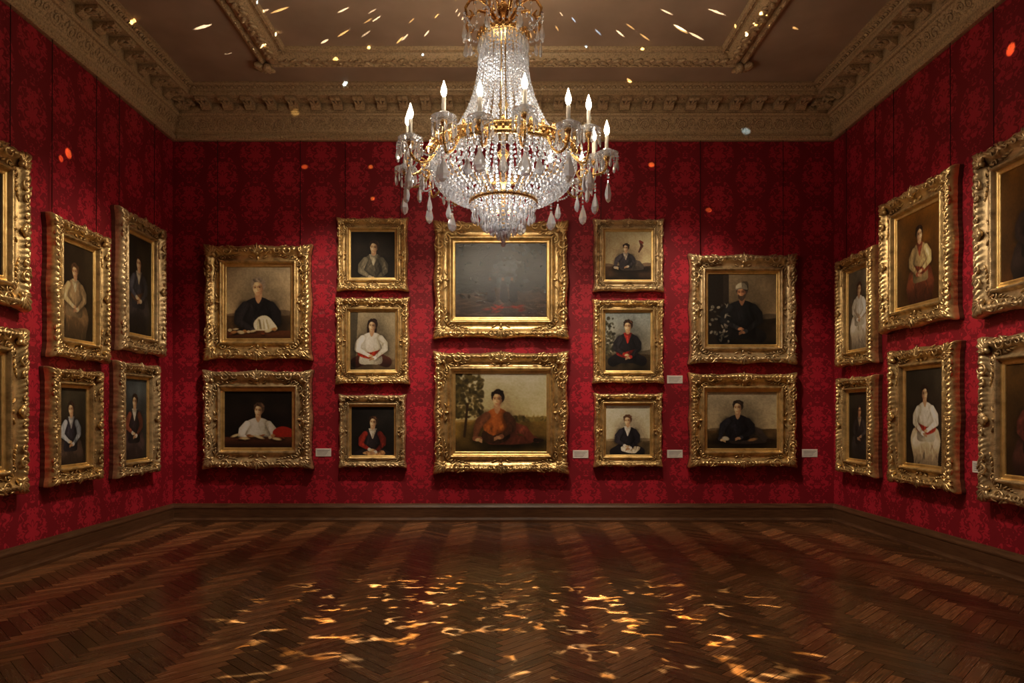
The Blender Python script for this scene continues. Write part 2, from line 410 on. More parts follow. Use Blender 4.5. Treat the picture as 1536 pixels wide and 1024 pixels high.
def bg_dark(c,top=(30,25,20),low=(45,32,22),glow=.6):
    t=c.Y[...,None]; c.C=(np.array(top)*(1-t)+np.array(low)*t)/255.*.85
    d=np.hypot((c.X-c.asp*.62)/c.asp,c.Y-.35); c.C*= (.8+glow*np.clip(1-d*1.7,0,1))[...,None]
    c.C*=(.75+.5*c.vn(6))[...,None]
def bg_land(c,sky=(165,152,130),sky2=(185,165,130),ground=(70,52,30),hor=.68,hills=True):
    t=np.clip(c.Y/hor,0,1)[...,None]; c.C=(np.array(sky)*(1-t)+np.array(sky2)*t)/255.
    cl=c.vn(5)*.6+c.vn(11)*.4; c.C*=(.86+.24*cl)[...,None]
    if hills:
        hy=hor-.035-.03*np.sin(c.X*5+c.r.uniform(0,6))-.012*np.sin(c.X*17); c.put(np.clip((c.Y-hy)/.012,0,1),tuple(x*.9+22 for x in ground),.8)
    g=np.clip((c.Y-hor-.015*np.sin(c.X*9+1))/.012,0,1)
    gc=c.vn(9); c.put(g,ground); c.C*=(1+g*(gc-.55)*.7)[...,None]; c.mul(np.clip((c.Y-hor-.05)/.3,0,1),.5)
def figure(c,hx,hy,hs,coat,skin=(205,160,125),hair=(28,20,16),shirt=None,sash=None,pose='seated',flip=1,hat=None,cloth=None,sleeve=None,legs=None,beard=False,long=False,wide=1.0,hands=True,lean=.08,collar=None):
    ox=hx*c.asp
    def T(P):
        return [(ox+(x-lean*max(0,y-.4)*.5)*hs*flip,hy+y*hs) for x,y in P]
    tilt=c.r.uniform(-.12,.12)
    def Hd(P):
        cs,sn=math.cos(tilt),math.sin(tilt)
        return [(ox+(x*cs-(y-.4)*sn)*hs*flip*.92,hy+(.4+x*sn+(y-.4)*cs)*hs) for x,y in P]
    sleeve=sleeve or coat; r=c.r
    U=flip*(c.X-ox)/hs; Vv=(c.Y-hy)/hs
    def folds(m,n,x0,x1,y0,y1,amp):
        for _ in range(n):
            a=(r.uniform(x0,x1),r.uniform(y0,y1)); b=(a[0]+r.uniform(-.35,.35),a[1]+r.uniform(.3,.8)); mid=((a[0]+b[0])/2+r.uniform(-.15,.15),(a[1]+b[1])/2)
            s_=c.st(T([a,mid,b]),[hs*.02,hs*r.uniform(.03,.08),hs*.015],3.5); c.mul(s_*m,1+r.choice([-1,1])*amp*r.uniform(.4,1))
    bright=sum(coat)/3>110; W=wide*.92; lc=legs or tuple(x*.8 for x in coat)
    c.mul(c.el(ox+flip*hs*.25,hy+1.9*hs,1.7*hs,2.3*hs,0,26),.72)
    if pose=='recline':
        sh=c.el(ox+flip*hs*1.0,hy+2.75*hs,2.6*hs,.38*hs,0,8); c.mul(sh,.45)
        m=c.st(T([(.1,2.3),(1.2,1.85),(1.75,1.95)]),[hs*.46,hs*.36,hs*.27],1.5); m2=c.st(T([(1.75,1.95),(2.2,2.45),(2.65,2.62)]),[hs*.27,hs*.22,hs*.14],1.5)
        m3=c.st(T([(-.3,2.45),(1.1,2.55),(2.2,2.62)]),[hs*.42,hs*.34,hs*.18],1.5)
        c.put(m3,tuple(x*.7 for x in lc)); c.put(m2,tuple(x*.85 for x in lc)); c.put(m,lc); c.mul(m*np.clip((Vv-1.9)/.6,0,1),.6)
        c.put(c.st(T([(2.5,2.6),(2.95,2.62)]),[hs*.14,hs*.09]),(25,16,12)); folds(np.maximum(m,m3),12,-.3,2.0,1.7,2.5,.35)
    if pose=='full':
        m=c.po(T([(-1.0*W,2.3),(-1.45*W,3.0),(-1.5,3.6),(-1.25,4.6),(-1.15,7.5),(1.3,7.5),(1.4,4.7),(1.65,3.7),(1.6*W,3.0),(1.0*W,2.3)])); c.put(m,lc)
        c.mul(m*np.clip((Vv-3.2)/2.0,0,1),.45); k1=c.st(T([(-.5,2.9),(-1.0,3.45)]),[hs*.42,hs*.40],6); k2=c.st(T([(.5,2.9),(1.15,3.4)]),[hs*.42,hs*.40],6); c.mul(np.maximum(k1,k2)*m,1.28); folds(m,20,-1.2,1.2,2.8,5,.4)
    if pose=='seated':
        k1=c.st(T([(-.5,2.75),(-1.25,3.15)]),[hs*.5,hs*.46],2); k2=c.st(T([(.5,2.75),(1.35,3.10)]),[hs*.5,hs*.46],2); kk=np.maximum(k1,k2); c.put(kk,lc); c.mul(kk*np.clip((Vv-2.7)/.9,0,1),.45)
    if long: c.put(c.po(Hd([(-.40,-.3),(-.48,.1),(-.42,.62),(-.1,.72),(.3,.7),(.44,.5),(.44,.1),(.38,-.3)])),hair)
    bot=2.55 if pose=='recline' else 3.2
    tor=c.po(T([(-.2,.58),(-.55*W,.72),(-.88*W,.98),(-1.02*W,1.5),(-.84*W,2.2),(-.90*W,bot),(0,bot+.1),(.90*W,bot),(.84*W,2.2),(1.02*W,1.5),(.88*W,.98),(.55*W,.72),(.2,.58)]))
    c.put(tor,coat); c.mul(tor*np.clip((U+.2)/1.1,0,1),.45 if not bright else .62); c.mul(tor*np.clip((Vv-1.6)/1.6,0,1),.7); folds(tor,22,-.9,.9,.8,2.6,.4 if not bright else .25)
    c.put(c.po(T([(-.17,.2),(-.19,.62),(0,.95),(.19,.62),(.17,.2)])),tuple(x*.72 for x in skin))
    if shirt:
        m=c.po(T([(-.19,.55),(-.32,.75),(-.16,1.15),(.02,1.55),(.18,1.15),(.30,.75),(.19,.55),(0,.78)])); c.put(m,shirt); c.mul(m*np.clip(U/.3,0,1),.6); folds(m,6,-.2,.2,.7,1.2,.3)
        for q in range(9):
            aq=PI*(q+.5)/9; px_,py_=-.30*math.cos(aq),.60+.17*math.sin(aq)
            c.put(c.el(*T([(px_,py_)])[0],hs*.085,hs*.055,aq),tuple(x*(1.0-.045*q) for x in shirt))
            c.mul(c.st(T([(px_*.75,py_-.03),(px_*1.15,py_+.05)]),hs*.012,1.5),.7)
    if sash:
        m=c.po(T([(-.9*W,2.0),(-.2,2.3),(.85*W,2.05),(.95*W,2.5),(.1,2.85),(-1.0*W,2.55)])); c.put(m,sash); c.mul(m*np.clip((U+.2)/1.2,0,1),.5); folds(m,10,-.8,.8,1.9,2.4,.45)
    if cloth:
        P=[(math.cos(a)*(.95+r.uniform(-.15,.2)),2.85+math.sin(a)*(.40+r.uniform(-.08,.1))) for a in np.linspace(0,2*PI,13)[:-1]]
        m=c.po(T([(x+.3,y) for x,y in P])); c.put(m,cloth); c.mul(m*np.clip((U-.1)/1.2,0,1),.6); folds(m,18,-.7,1.2,2.3,3.0,.4)
    for sd in(-1,1):
        hb=2.25 if pose=='recline' else 2.62
        el=(sd*1.12*W,2.0 if pose!='recline' else 1.85); ha=(sd*.30+.05,hb+.12*sd)
        if pose=='recline' and sd<0: el=(-1.2,1.8); ha=(-1.35,2.5)
        mid_=((sd*.76*W+el[0])/2+sd*.10,(1.05+el[1])/2)
        a=c.st(T([(sd*.74*W,1.06),mid_,el]),[hs*.25,hs*.30,hs*.24],1.5); b=c.st(T([el,ha]),[hs*.24,hs*.13],1.5); m=np.maximum(a,b)
        c.mul(c.st(T([(sd*.8*W,1.1),el,ha]),[hs*.36,hs*.36,hs*.24],7),.62)
        c.put(m,tuple(x*(1.05 if sd<0 else .68) for x in sleeve)); core=c.st(T([(sd*.76*W+.05,1.0),(el[0]+.02,el[1]-.02),(ha[0],ha[1]-.03)]),[hs*.15,hs*.13,hs*.06],7); c.mul(core*m,1.3); folds(m,16,sd*.6-.5,sd*.6+.5,1.1,2.5,.35)
        if hands:
            c.put(c.st(T([ha,(ha[0]*.75,ha[1]+.03)]),hs*.15),shirt or tuple(min(255,x*1.3+10) for x in sleeve))
            hc=tuple(x*(.95 if sd<0 else .72) for x in skin); c.put(c.el(*T([(ha[0]-sd*.2,ha[1]+.07)])[0],hs*.17,hs*.10,.3*sd),hc)
            for q in range(4): c.put(c.st(T([(ha[0]-sd*.28,ha[1]+.01+.05*q),(ha[0]-sd*.45,ha[1]+.08+.055*q)]),hs*.032),tuple(x*.9 for x in hc))
    lh=sum(hair)/3>70
    c.put(c.st(Hd([(.0,-.16),(.05,-.12)]),hs*.40),hair)
    c.put(c.el(*Hd([(.32,.05)])[0],hs*.055,hs*.10),tuple(x*.6 for x in skin))
    f=c.po(Hd([(-.31,-.30),(-.335,-.02),(-.30,.20),(-.17,.43),(-.02,.49),(.13,.43),(.28,.22),(.32,-.02),(.28,-.30),(0,-.38)])); c.put(f,skin)
    c.mul(f*np.clip((U+.02)/.32,0,1)**.8,.42); c.mul(f*np.clip((Vv-.18)/.35,0,1),.80)
    hp=lambda x,y:Hd([(x,y)])[0]
    c.mul(f*c.el(*hp(-.17,.12),hs*.13,hs*.12,0,7),1.14); c.mul(f*c.el(*hp(-.1,-.25),hs*.18,hs*.08,0,7),1.1)
    for ex in(-.19,.09):
        c.mul(c.el(*hp(ex,-.03),hs*.10,hs*.07,0,3.5)*f,.66); c.put(c.el(*hp(ex,-.02),hs*.040,hs*.024),(22,15,11),.9)
        c.put(c.st(Hd([(ex-.08,-.11),(ex+.08,-.115)]),hs*.014,1.8),hair,.6)
    c.mul(c.st(Hd([(-.02,-.06),(-.07,.13),(-.0,.16)]),hs*.028,2),.68); c.mul(c.el(*hp(-.09,.08),hs*.03,hs*.08,0,3),1.15)
    c.put(c.st(Hd([(-.12,.285),(-.05,.275),(.03,.285)]),hs*.018,1.6),(130,62,50),.7); c.mul(c.st(Hd([(-.1,.345),(.02,.345)]),hs*.02,2),.8)
    if beard: c.put(c.po(Hd([(-.3,.12),(-.28,.4),(-.03,.62),(.24,.4),(.3,.12),(.07,.24),(-.14,.24)])),hair)
    h=c.po(Hd([(-.335,-.0),(-.39,-.24),(-.30,-.48),(-.08,-.60),(.22,-.57),(.42,-.36),(.43,-.05),(.34,.18),(.29,.0),(.25,-.18),(.10,-.29),(-.14,-.33),(-.27,-.22)])); c.put(h,hair)
    for _ in range(7):
        aq=r.uniform(-.5,3.6); c.put(c.el(*hp(.38*math.cos(aq)+.03,-.25-.30*abs(math.sin(aq))),hs*.10,hs*.09,0,1.5),hair)
    for _ in range(6):
        a=r.uniform(-.3,.3); c.mul(c.st(Hd([(a,-.5),(a+.12,-.35)]),hs*.03,3)*h,r.choice([.75,1.15 if lh else 1.6]))
    if hat:
        c.put(c.po(Hd([(-.42,-.22),(-.40,-.50),(-.1,-.66),(.25,-.62),(.44,-.40),(.40,-.20),(0,-.30)])),hat); c.mul(c.po(Hd([(.05,-.7),(.5,-.7),(.5,-.1),(.1,-.2)])),.6); c.put(c.st(Hd([(-.43,-.22),(0,-.29),(.42,-.2)]),hs*.05),tuple(x*.6 for x in hat))
def table(c,y,col,items=True):
    m=np.clip((c.Y-y)/.012,0,1); c.put(m,col); c.mul(m*np.clip((c.Y-y-.05)/.1,0,1),.5)
    if items:
        for _ in range(12):
            x=c.r.uniform(.05,.95)*c.asp; q=c.r.choice([0,1,2]); cc=[(140,100,62),(100,52,30),(180,160,132)][q]; yy=y+c.r.uniform(-.02,.05);rx=c.r.uniform(.02,.06)
            c.mul(c.el(x+.01,yy+.015,rx*1.2,.02,0,3),.6); c.put(c.el(x,yy,rx,c.r.uniform(.012,.028),c.r.uniform(-.4,.4),1.5),cc,.85)
def tree(c,x0,x1,y0,y1,col,n=90):
    for _ in range(n):
        a,b=c.r.rand(2); x=(x0+(x1-x0)*a**1.3)*c.asp; y=y0+(y1-y0)*b; kk=c.r.uniform(.55,1.35)
        c.put(c.el(x,y,c.r.uniform(.012,.035),c.r.uniform(.01,.028),c.r.uniform(0,3),2),tuple(k*kk for k in col),.85)
BK=(24,22,24)
def paint(key,c):
    if key=='B1':
        bg_land(c,(128,116,96),(150,128,98),(72,54,36),.66); figure(c,.5,.29,.235,BK,hair=(110,98,86),skin=(200,150,112),cloth=(215,195,160),wide=1.12)
        c.put(c.po([(c.asp*.42,.80),(c.asp*.5,.70),(c.asp*.62,.68),(c.asp*.72,.76),(c.asp*.78,.88),(c.asp*.5,.90)]),(205,185,150))
        for _ in range(10):
            x=c.asp*c.r.uniform(.46,.72); c.mul(c.st([(x,.74),(x+c.r.uniform(-.05,.05),.86)],.008,3),c.r.choice([.6,1.2]))
        table(c,.88,(66,36,20))
    elif key=='B2':
        bg_dark(c,(20,16,14),(26,18,15)); figure(c,.5,.34,.225,(205,198,185),hair=(60,45,35),wide=1.25,hands=False)
        c.put(c.po([(.85,.72),(1.0,.62),(1.2,.68),(1.22,.85),(.95,.86)]),(120,28,20)); table(c,.80,(62,34,22))
        for x,y in((.2,.78),(.36,.83),(.62,.81),(.92,.84)): c.mul(c.el(x+.01,y+.02,.11,.03,0,4),.5); c.put(c.el(x,y,.08,.022,c.r.uniform(-.4,.4),2),(180,155,120))
    elif key=='B3': bg_dark(c,(24,22,20),(42,33,24)); figure(c,.52,.34,.255,(74,70,60),shirt=(130,124,108),hair=(40,30,24))
    elif key=='B4':
        bg_land(c,(120,112,94),(132,118,96),(96,80,60),.8); figure(c,.48,.24,.20,(222,214,198),sash=(160,44,26),long=True,hair=(30,18,14),wide=1.15,legs=(60,30,24))
        c.mul(c.po([(0,0),(.14,.0),(.09,1),(0,1)],False),.5)
    elif key=='B5': bg_dark(c,(20,18,18),(26,22,19)); figure(c,.5,.32,.22,(34,28,32),shirt=(180,170,158),sleeve=(88,26,20),cloth=(175,128,88),hair=(35,24,18))
    elif key=='B6':
        bg_dark(c,(30,38,44),(30,30,30),.3); n=c.vn(14)*.5+c.vn(30)*.5; c.C*=(.5+1.0*n)[...,None]
        m=np.clip((c.Y-.60-.03*np.sin(c.X*8))/.05,0,1); c.put(m,(44,33,27),.8); tree(c,0,.34,.0,.72,(12,18,17),170); tree(c,1,.66,.05,.65,(14,19,19),150)
        for _ in range(80): c.put(c.el(c.r.uniform(0,c.asp),c.r.uniform(.60,.98),c.r.uniform(.02,.07),c.r.uniform(.004,.012),c.r.uniform(-.3,.3),2),tuple(np.array((48,37,31))*c.r.uniform(.4,1.9)),.7)
        for fx in(.38,.52,.62):
            xx=fx*c.asp; c.put(c.st([(xx,.52),(xx+.01,.62),(xx+.02,.74)],[.018,.045,.055],2),(16,15,15)); c.put(c.el(xx,.485,.018,.024),(58,44,36))
        for _ in range(18):
            x=c.r.uniform(.28,.76)*c.asp; y=c.r.uniform(.84,.93); c.put(c.el(x,y,c.r.uniform(.02,.06),c.r.uniform(.006,.014),c.r.uniform(-.5,.5),2),tuple(np.array((120,32,22))*c.r.uniform(.5,1.1)),.8)
    elif key=='B7':
        bg_land(c,(170,164,142),(196,174,124),(112,88,42),.60); tree(c,0,.30,.0,.56,(58,50,26),300); c.put(c.st([(.16,.4),(.12,.8)],.016),(40,28,16))
        tree(c,.62,1.0,.56,.60,(92,80,42),60); figure(c,.46,.33,.20,(150,80,36),skin=(205,150,110),sleeve=(70,42,28),pose='recline',legs=(92,46,34),hair=(24,16,12),sash=(44,28,20),wide=.95)
    elif key=='B8':
        bg_land(c,(152,140,116),(164,144,114),(60,44,32),.70); figure(c,.45,.34,.16,(44,40,46),pose='recline',shirt=(150,140,130),legs=(66,58,54),hair=(34,26,22))
        c.put(c.st([(.72,.2),(.76,.3),(.70,.42)],[.02,.03,.015]),(60,34,26)); c.put(c.el(.75,.22,.05,.025,.5),(90,40,30))
    elif key=='B9':
        bg_land(c,(108,118,124),(140,134,120),(60,50,36),.7); tree(c,0,.2,.1,.8,(50,48,38),90); figure(c,.5,.24,.19,(26,24,28),sash=(110,26,24),shirt=(130,34,28),hair=(34,22,16))
    elif key=='B10':
        bg_land(c,(160,158,146),(174,160,134),(98,82,58),.7); figure(c,.5,.31,.20,(28,26,32),shirt=(210,204,192),cloth=(200,184,160),hair=(60,40,28))
    elif key=='B11':
        bg_land(c,(94,82,66),(116,98,74),(46,36,26),.62); c.put(c.po([(0,0),(.3,0),(.3,1),(0,1)],False),(24,20,17)); c.mul(c.po([(.22,0),(.3,0),(.3,1),(.22,1)],False),1.5)
        figure(c,.5,.26,.20,(20,20,22),hat=(150,140,124),hair=(50,40,34),wide=1.25,skin=(150,105,78),beard=True)
        for _ in range(40): c.put(c.el(c.r.uniform(.03,.30),c.r.uniform(.42,.95),c.r.uniform(.008,.035),c.r.uniform(.006,.02),c.r.uniform(0,3)),tuple(np.array((100,96,88))*c.r.uniform(.4,1.4)),.8)
    elif key=='B12':
        bg_land(c,(132,124,108),(146,132,106),(64,50,32),.66); figure(c,.44,.28,.22,(24,24,30),pose='recline',legs=(50,42,40),wide=1.15,hair=(36,28,24)); c.put(c.el(.33,.82,.06,.035,.2,2),(180,168,148)); c.put(c.el(.8,.84,.08,.025,-.2,2),(120,90,60))
    elif key=='L1': bg_dark(c,(28,18,12),(24,16,12)); figure(c,.4,.28,.15,(50,34,28),pose='full')
    elif key=='L2': bg_dark(c,(44,34,22),(34,26,18)); figure(c,.45,.28,.145,(140,118,88),skin=(200,150,115),shirt=(170,155,126),pose='full',legs=(84,66,46),hair=(70,50,34),wide=1.1)
    elif key=='L3': bg_dark(c,(34,30,24),(30,24,18)); figure(c,.5,.27,.14,(44,44,52),shirt=(150,140,124),pose='full',legs=(36,32,34),sash=(84,56,38))
    elif key=='L4': bg_dark(c,(60,46,30),(36,26,18)); figure(c,.45,.28,.15,(60,60,66),pose='full')
    elif key=='L5': bg_dark(c,(54,50,40),(34,26,20)); figure(c,.48,.28,.165,(40,38,48),sleeve=(120,128,142),shirt=(160,162,168),pose='full',legs=(50,40,36),hair=(40,28,22))
    elif key=='L6': bg_dark(c,(62,70,78),(40,36,34)); figure(c,.5,.28,.155,(36,30,36),sleeve=(84,46,36),shirt=(170,165,158),pose='full',legs=(44,34,36))
    elif key=='R1': bg_dark(c,(112,104,92),(84,72,58),.2); figure(c,.5,.24,.14,(216,206,192),pose='full',legs=(194,180,164),long=True,hair=(44,26,18),sash=(180,160,140),flip=-1)
    elif key=='R2': bg_dark(c,(105,66,20),(70,42,16),.4); figure(c,.52,.26,.155,(150,128,90),pose='full',legs=(74,38,24),hair=(22,14,10),shirt=(110,56,38),sash=(104,46,28),flip=-1)
    elif key=='R3': bg_dark(c,(112,72,22),(74,44,18),.4); figure(c,.45,.28,.165,(40,30,28),pose='full',shirt=(160,140,112),flip=-1)
    elif key=='R4': bg_dark(c,(38,32,26),(24,20,18)); figure(c,.5,.28,.15,(36,32,34),pose='full',shirt=(110,95,80),skin=(150,108,82),flip=-1)
    elif key=='R5': bg_dark(c,(40,36,30),(34,24,18)); figure(c,.5,.26,.15,(220,210,192),pose='full',legs=(184,164,138),sash=(150,42,28),hair=(28,18,14),long=True,wide=1.15,flip=-1)
    elif key=='R6': bg_dark(c,(92,62,24),(54,34,18),.4); figure(c,.42,.28,.16,(60,34,28),pose='full',shirt=(170,150,122),sleeve=(80,38,30),flip=-1)
    n=c.vn(40)*.5+c.vn(75)*.5; c.C*=(.88+.24*n)[...,None]
    c.C=c.C*np.array((1.0,.95,.84))**.6

def make_canvas(key,w,h,y,parent,mat_,seed):
    c=Cv(w,h,seed); paint(key,c)
    Wn,Hn=c.W,c.H; col=np.clip(c.C,0,1); lin=np.where(col<=.04045,col/12.92,((col+.055)/1.055)**2.4)
    lin=lin*1.7; lin=lin/(1+np.maximum(lin-.45,0)*1.0)
    xs=np.linspace(-w/2,w/2,Wn); zs=np.linspace(h/2,-h/2,Hn); XX,ZZ=np.meshgrid(xs,zs)
    V=np.stack([XX.ravel(),np.full(XX.size,y),ZZ.ravel()],1)
    i=np.arange(Hn-1)[:,None]*Wn+np.arange(Wn-1)[None,:]; i=i.ravel(); F=np.stack([i,i+Wn,i+Wn+1,i+1],1)
    me=bpy.data.meshes.new('canvas'); me.from_pydata(V.tolist(),[],F.tolist())
    at=me.color_attributes.new('paint','FLOAT_COLOR','POINT'); at.data.foreach_set('color',np.concatenate([lin.reshape(-1,3),np.ones((Wn*Hn,1))],1).ravel())
    me.materials.append(mat_); link(bpy.data.objects.new('canvas',me),parent)

# ---------------------------------------------------------------- ornate frame
PR=[(0,0),(0,.3),(0,.55),(.02,.70),(.06,.84),(.11,.95),(.17,1.0),(.23,.96),(.28,.84),(.33,.70),(.40,.58),(.47,.52),(.54,.50),(.61,.52),(.66,.60),(.70,.72),(.75,.78),(.79,.70),(.83,.50),(.845,.42),(.92,.42),(.985,.42),(1.0,.36),(1.0,.26)]
def frame_mesh(w,h,b,D,seed,parent,gm):
    r=random.Random(seed); mb=MB(); ns=len(PR)
    lam=r.choice([.052,.060,.070]); camp=.13*b; sg=.8*b
    loop=[]
    for side in range(4):
        L=w if side%2==0 else h; n=int(L/.011)
        for i in range(n): loop.append((side,i/n,L))
    def e_of(t,L):
        p=t*L; dc=min(p,L-p); dm=abs(p-L/2)
        return camp*math.exp(-(dc/sg)**2)*(.6+.4*math.cos(dc/b*5))+camp*.7*math.exp(-(dm/(.7*b))**2)+.02*b*abs(math.sin(PI*p/lam))
    V=[]
    for (side,t,L) in loop:
        e0=e_of(t,L); p=t*L
        for s_,d_ in PR:
            wgt=max(0,1-s_/.4); s=s_*b-e0*wgt; d=d_*D
            if .02<=s_<=.34: d+=D*.08*math.sin(2*PI*p/lam+s_*22)*math.sin(PI*(s_/.34))
            elif .66<=s_<=.80: d+=D*.08*(abs(math.sin(PI*p/.024))-.5)
            hw=w/2-s; hh=h/2-s
            if side==0: x,z=-hw+2*hw*t,-hh
            elif side==1: x,z=hw,-hh+2*hh*t
            elif side==2: x,z=hw-2*hw*t,hh
            else: x,z=-hw,hh-2*hh*t
            V.append((x,-d,z))
    m=len(loop)
    FA=[];FL=[];FS=[]
    for i in range(m):
        j=(i+1)%m
        for k in range(ns-1):
            q=(i*ns+k,j*ns+k,j*ns+k+1,i*ns+k+1)
            (FS if k==0 else FL if k>=18 else FA).append(q)
    n0=mb.n; mb.add(V,FA,0)
    for q in FL: mb.F.append(tuple(a+n0 for a in q)); mb.M.append(1); mb.S.append(True)
    for q in FS: mb.F.append(tuple(a+n0 for a in q)); mb.M.append(2); mb.S.append(True)
    kk=r.uniform(.92,1.1)
    for sx in(-1,1):
        for sz in(-1,1):
            f=lambda a,c,hh,sx=sx,sz=sz:(sx*(w/2-a),-hh,sz*(h/2-c))
            for q in range(7):
                an=PI+PI/4+(q-3)*.42; ln=b*(.58-.06*abs(q-3))*kk
                lobe(mb,f,.40*b+math.cos(an)*ln*.5,.40*b+math.sin(an)*ln*.5,an,ln,.13*b,D*.15,D*.88)
            lobe(mb,f,.42*b,.42*b,PI/4,.30*b,.22*b,D*.20,D*.84)
            lobe(mb,f,.70*b,.70*b,PI/4,.40*b,.13*b,D*.14,D*.60)
            for q in(-1,1): lobe(mb,f,(.66+.10*q)*b,(.66-.10*q)*b,PI/4-.5*q,.30*b,.09*b,D*.12,D*.60)
            for sw in(0,1):
                g_=(lambda a,c,hh,f=f:f(a,c,hh)) if sw==0 else (lambda a,c,hh,f=f:f(c,a,hh))
                scroll(mb,g_,1.08*b,.22*b,.25*b*kk,-PI*.5,1.3,1,.050*b,D*.90)
                scroll(mb,g_,.84*b,.56*b,.15*b,PI*.2,1.2,-1,.034*b,D*.62,n=16)
                scroll(mb,g_,1.62*b,.20*b,.16*b*kk,PI,1.1,-1,.038*b,D*.94,n=16)
                for q in range(4): lobe(mb,g_,(1.15+.17*q)*b,(.52-.04*q)*b,.45-.2*q,.24*b,.075*b,D*.11,D*.58)
                lobe(mb,g_,.80*b,.05*b,-.35,.36*b,.12*b,D*.15,D*.82); lobe(mb,g_,1.38*b,.02*b,.2,.30*b,.10*b,D*.12,D*.85)
                lobe(mb,g_,1.92*b,.14*b,-.1,.34*b,.09*b,D*.10,D*.96)
    for side in range(4):
        if side==0: f=lambda a,c,hh:(a,-hh,-(h/2-c)); L=w
        elif side==2: f=lambda a,c,hh:(a,-hh,(h/2-c)); L=w
        elif side==1: f=lambda a,c,hh:(w/2-c,-hh,a); L=h
        else: f=lambda a,c,hh:(-(w/2-c),-hh,a); L=h
        big=1.15 if side in(0,2) else .85
        for q in range(7):
            an=-PI/2+(q-3)*.40; ln=b*(.48-.05*abs(q-3))*big
            lobe(mb,f,math.cos(an)*ln*.5,.36*b+math.sin(an)*ln*.5,an,ln,.11*b,D*.13,D*.9)
        lobe(mb,f,0,.36*b,0,.26*b,.17*b,D*.18,D*.86); lobe(mb,f,0,.58*b,PI/2,.26*b,.13*b,D*.12,D*.58)
        for sd in(-1,1):
            g_=lambda a,c,hh,f=f,sd=sd:f(sd*a,c,hh)
            scroll(mb,g_,.48*b,.20*b,.19*b*big,PI*.9,1.25,1,.042*b,D*.92,n=16)
            lobe(mb,g_,.80*b,.14*b,.2,.38*b,.10*b,D*.12,D*.92); lobe(mb,g_,.36*b,.52*b,-.5,.28*b,.08*b,D*.10,D*.58); lobe(mb,g_,1.08*b,.16*b,-.1,.28*b,.08*b,D*.09,D*.97)
        a=1.25*b; end=L/2-2.1*b; i=0
        while a<end:
            for sd in(-1,1):
                g_=lambda A,c,hh,f=f,sd=sd:f(sd*A,c,hh)
                lobe(mb,g_,a,.17*b+.035*b*(1 if i%2 else -1),.5*(1 if i%2 else -1),.20*b,.065*b,D*.08,D*.97,low=True)
            a+=.14*b; i+=1
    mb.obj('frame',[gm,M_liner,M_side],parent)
FP=[
('B1','back',(305,367,465,538),30,'portrait'),('B2','back',(303,556,466,702),29,'portrait'),
('B3','back',(505,326,611,435),19,'portrait'),('B4','back',(503,446,613,575),20,'portrait'),('B5','back',(508,592,608,701),17,'portrait'),
('B6','back',(651,331,852,506),30,'landscape'),('B7','back',(651,528,852,709),30,'portrait'),
('B8','back',(891,328,996,436),17,'portrait'),('B9','back',(890,449,996,574),18,'portrait'),('B10','back',(892,590,994,700),17,'portrait'),
('B11','back',(1036,381,1196,544),27,'portrait'),('B12','back',(1036,560,1196,700),26,'portrait')]
GLOSSY={'B6'}
def add_painting(key,wall,cx,cz,w,h,b,D,kind,wires,idx):
    if wall=='back': e=empty('framed_%s_painting'%kind,(cx,YB-.004,cz),0)
    elif wall=='left': e=empty('framed_%s_painting'%kind,(-XW+.004,cx,cz),PI/2)
    else: e=empty('framed_%s_painting'%kind,(XW-.004,cx,cz),-PI/2)
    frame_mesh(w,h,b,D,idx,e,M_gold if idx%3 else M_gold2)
    make_canvas(key,w-2*b+.01,h-2*b+.01,-D*.33,e,M_varnish if key in GLOSSY else M_canvas,idx)
    mb=MB(); box(mb,-w/2+b*.4,w/2-b*.4,-D*.28,0,-h/2+b*.4,h/2-b*.4); mb.obj('backing_panel',[M_side],e)
    if wires:
        mb=MB()
        for sx in(-.80,.80):
            v,f=tube([(sx*w/2,-.03,h/2-b*.3),(sx*w/2,-.035,5.30-cz)],.0045,5,(1,0,0)); mb.add(v,f)
        mb.obj('hanging_wire',[M_wire],e)
for i,(k,wall,(x0,y0,x1,y1),bpx,kind) in enumerate(FP):
    D=.14 if bpx>22 else .11; Yf=YB-D*.9; s=Yf/1024
    cx=((x0+x1)/2-755)*s; cz=1.5+(620-(y0+y1)/2)*s; b=bpx*s*1.0
    w=(x1-x0)*s-.12*b; h=(y1-y0)*s-.12*b
    add_painting(k,wall,cx,cz,w,h,b,D,kind,k in('B1','B3','B6','B8','B11'),20+i)
SP=[('L1','left',5.15,6.46,2.48,3.94,.26),('L2','left',6.80,7.76,2.08,3.49,.20),('L3','left',8.00,9.04,2.26,3.92,.22),
('L4','left',5.15,6.43,.76,2.28,.25),('L5','left',6.77,7.62,.78,1.955,.18),('L6','left',7.96,8.88,.75,2.11,.18),
('R1','right',8.28,9.18,2.13,3.53,.19),('R2','right',6.83,8.12,2.46,3.97,.24),('R3','right',5.15,6.50,2.42,3.95,.26),
('R4','right',8.28,9.16,.73,1.96,.18),('R5','right',6.80,7.93,.72,2.21,.22),('R6','right',5.15,6.43,.69,2.20,.25)]
for i,(k,wall,a0,a1,z0,z1,b) in enumerate(SP):
    add_painting(k,wall,(a0+a1)/2,(z0+z1)/2,a1-a0-.1*b,z1-z0-.1*b,b,.15,'portrait',k in('L1','L2','L3','R1','R2','R3'),40+i)
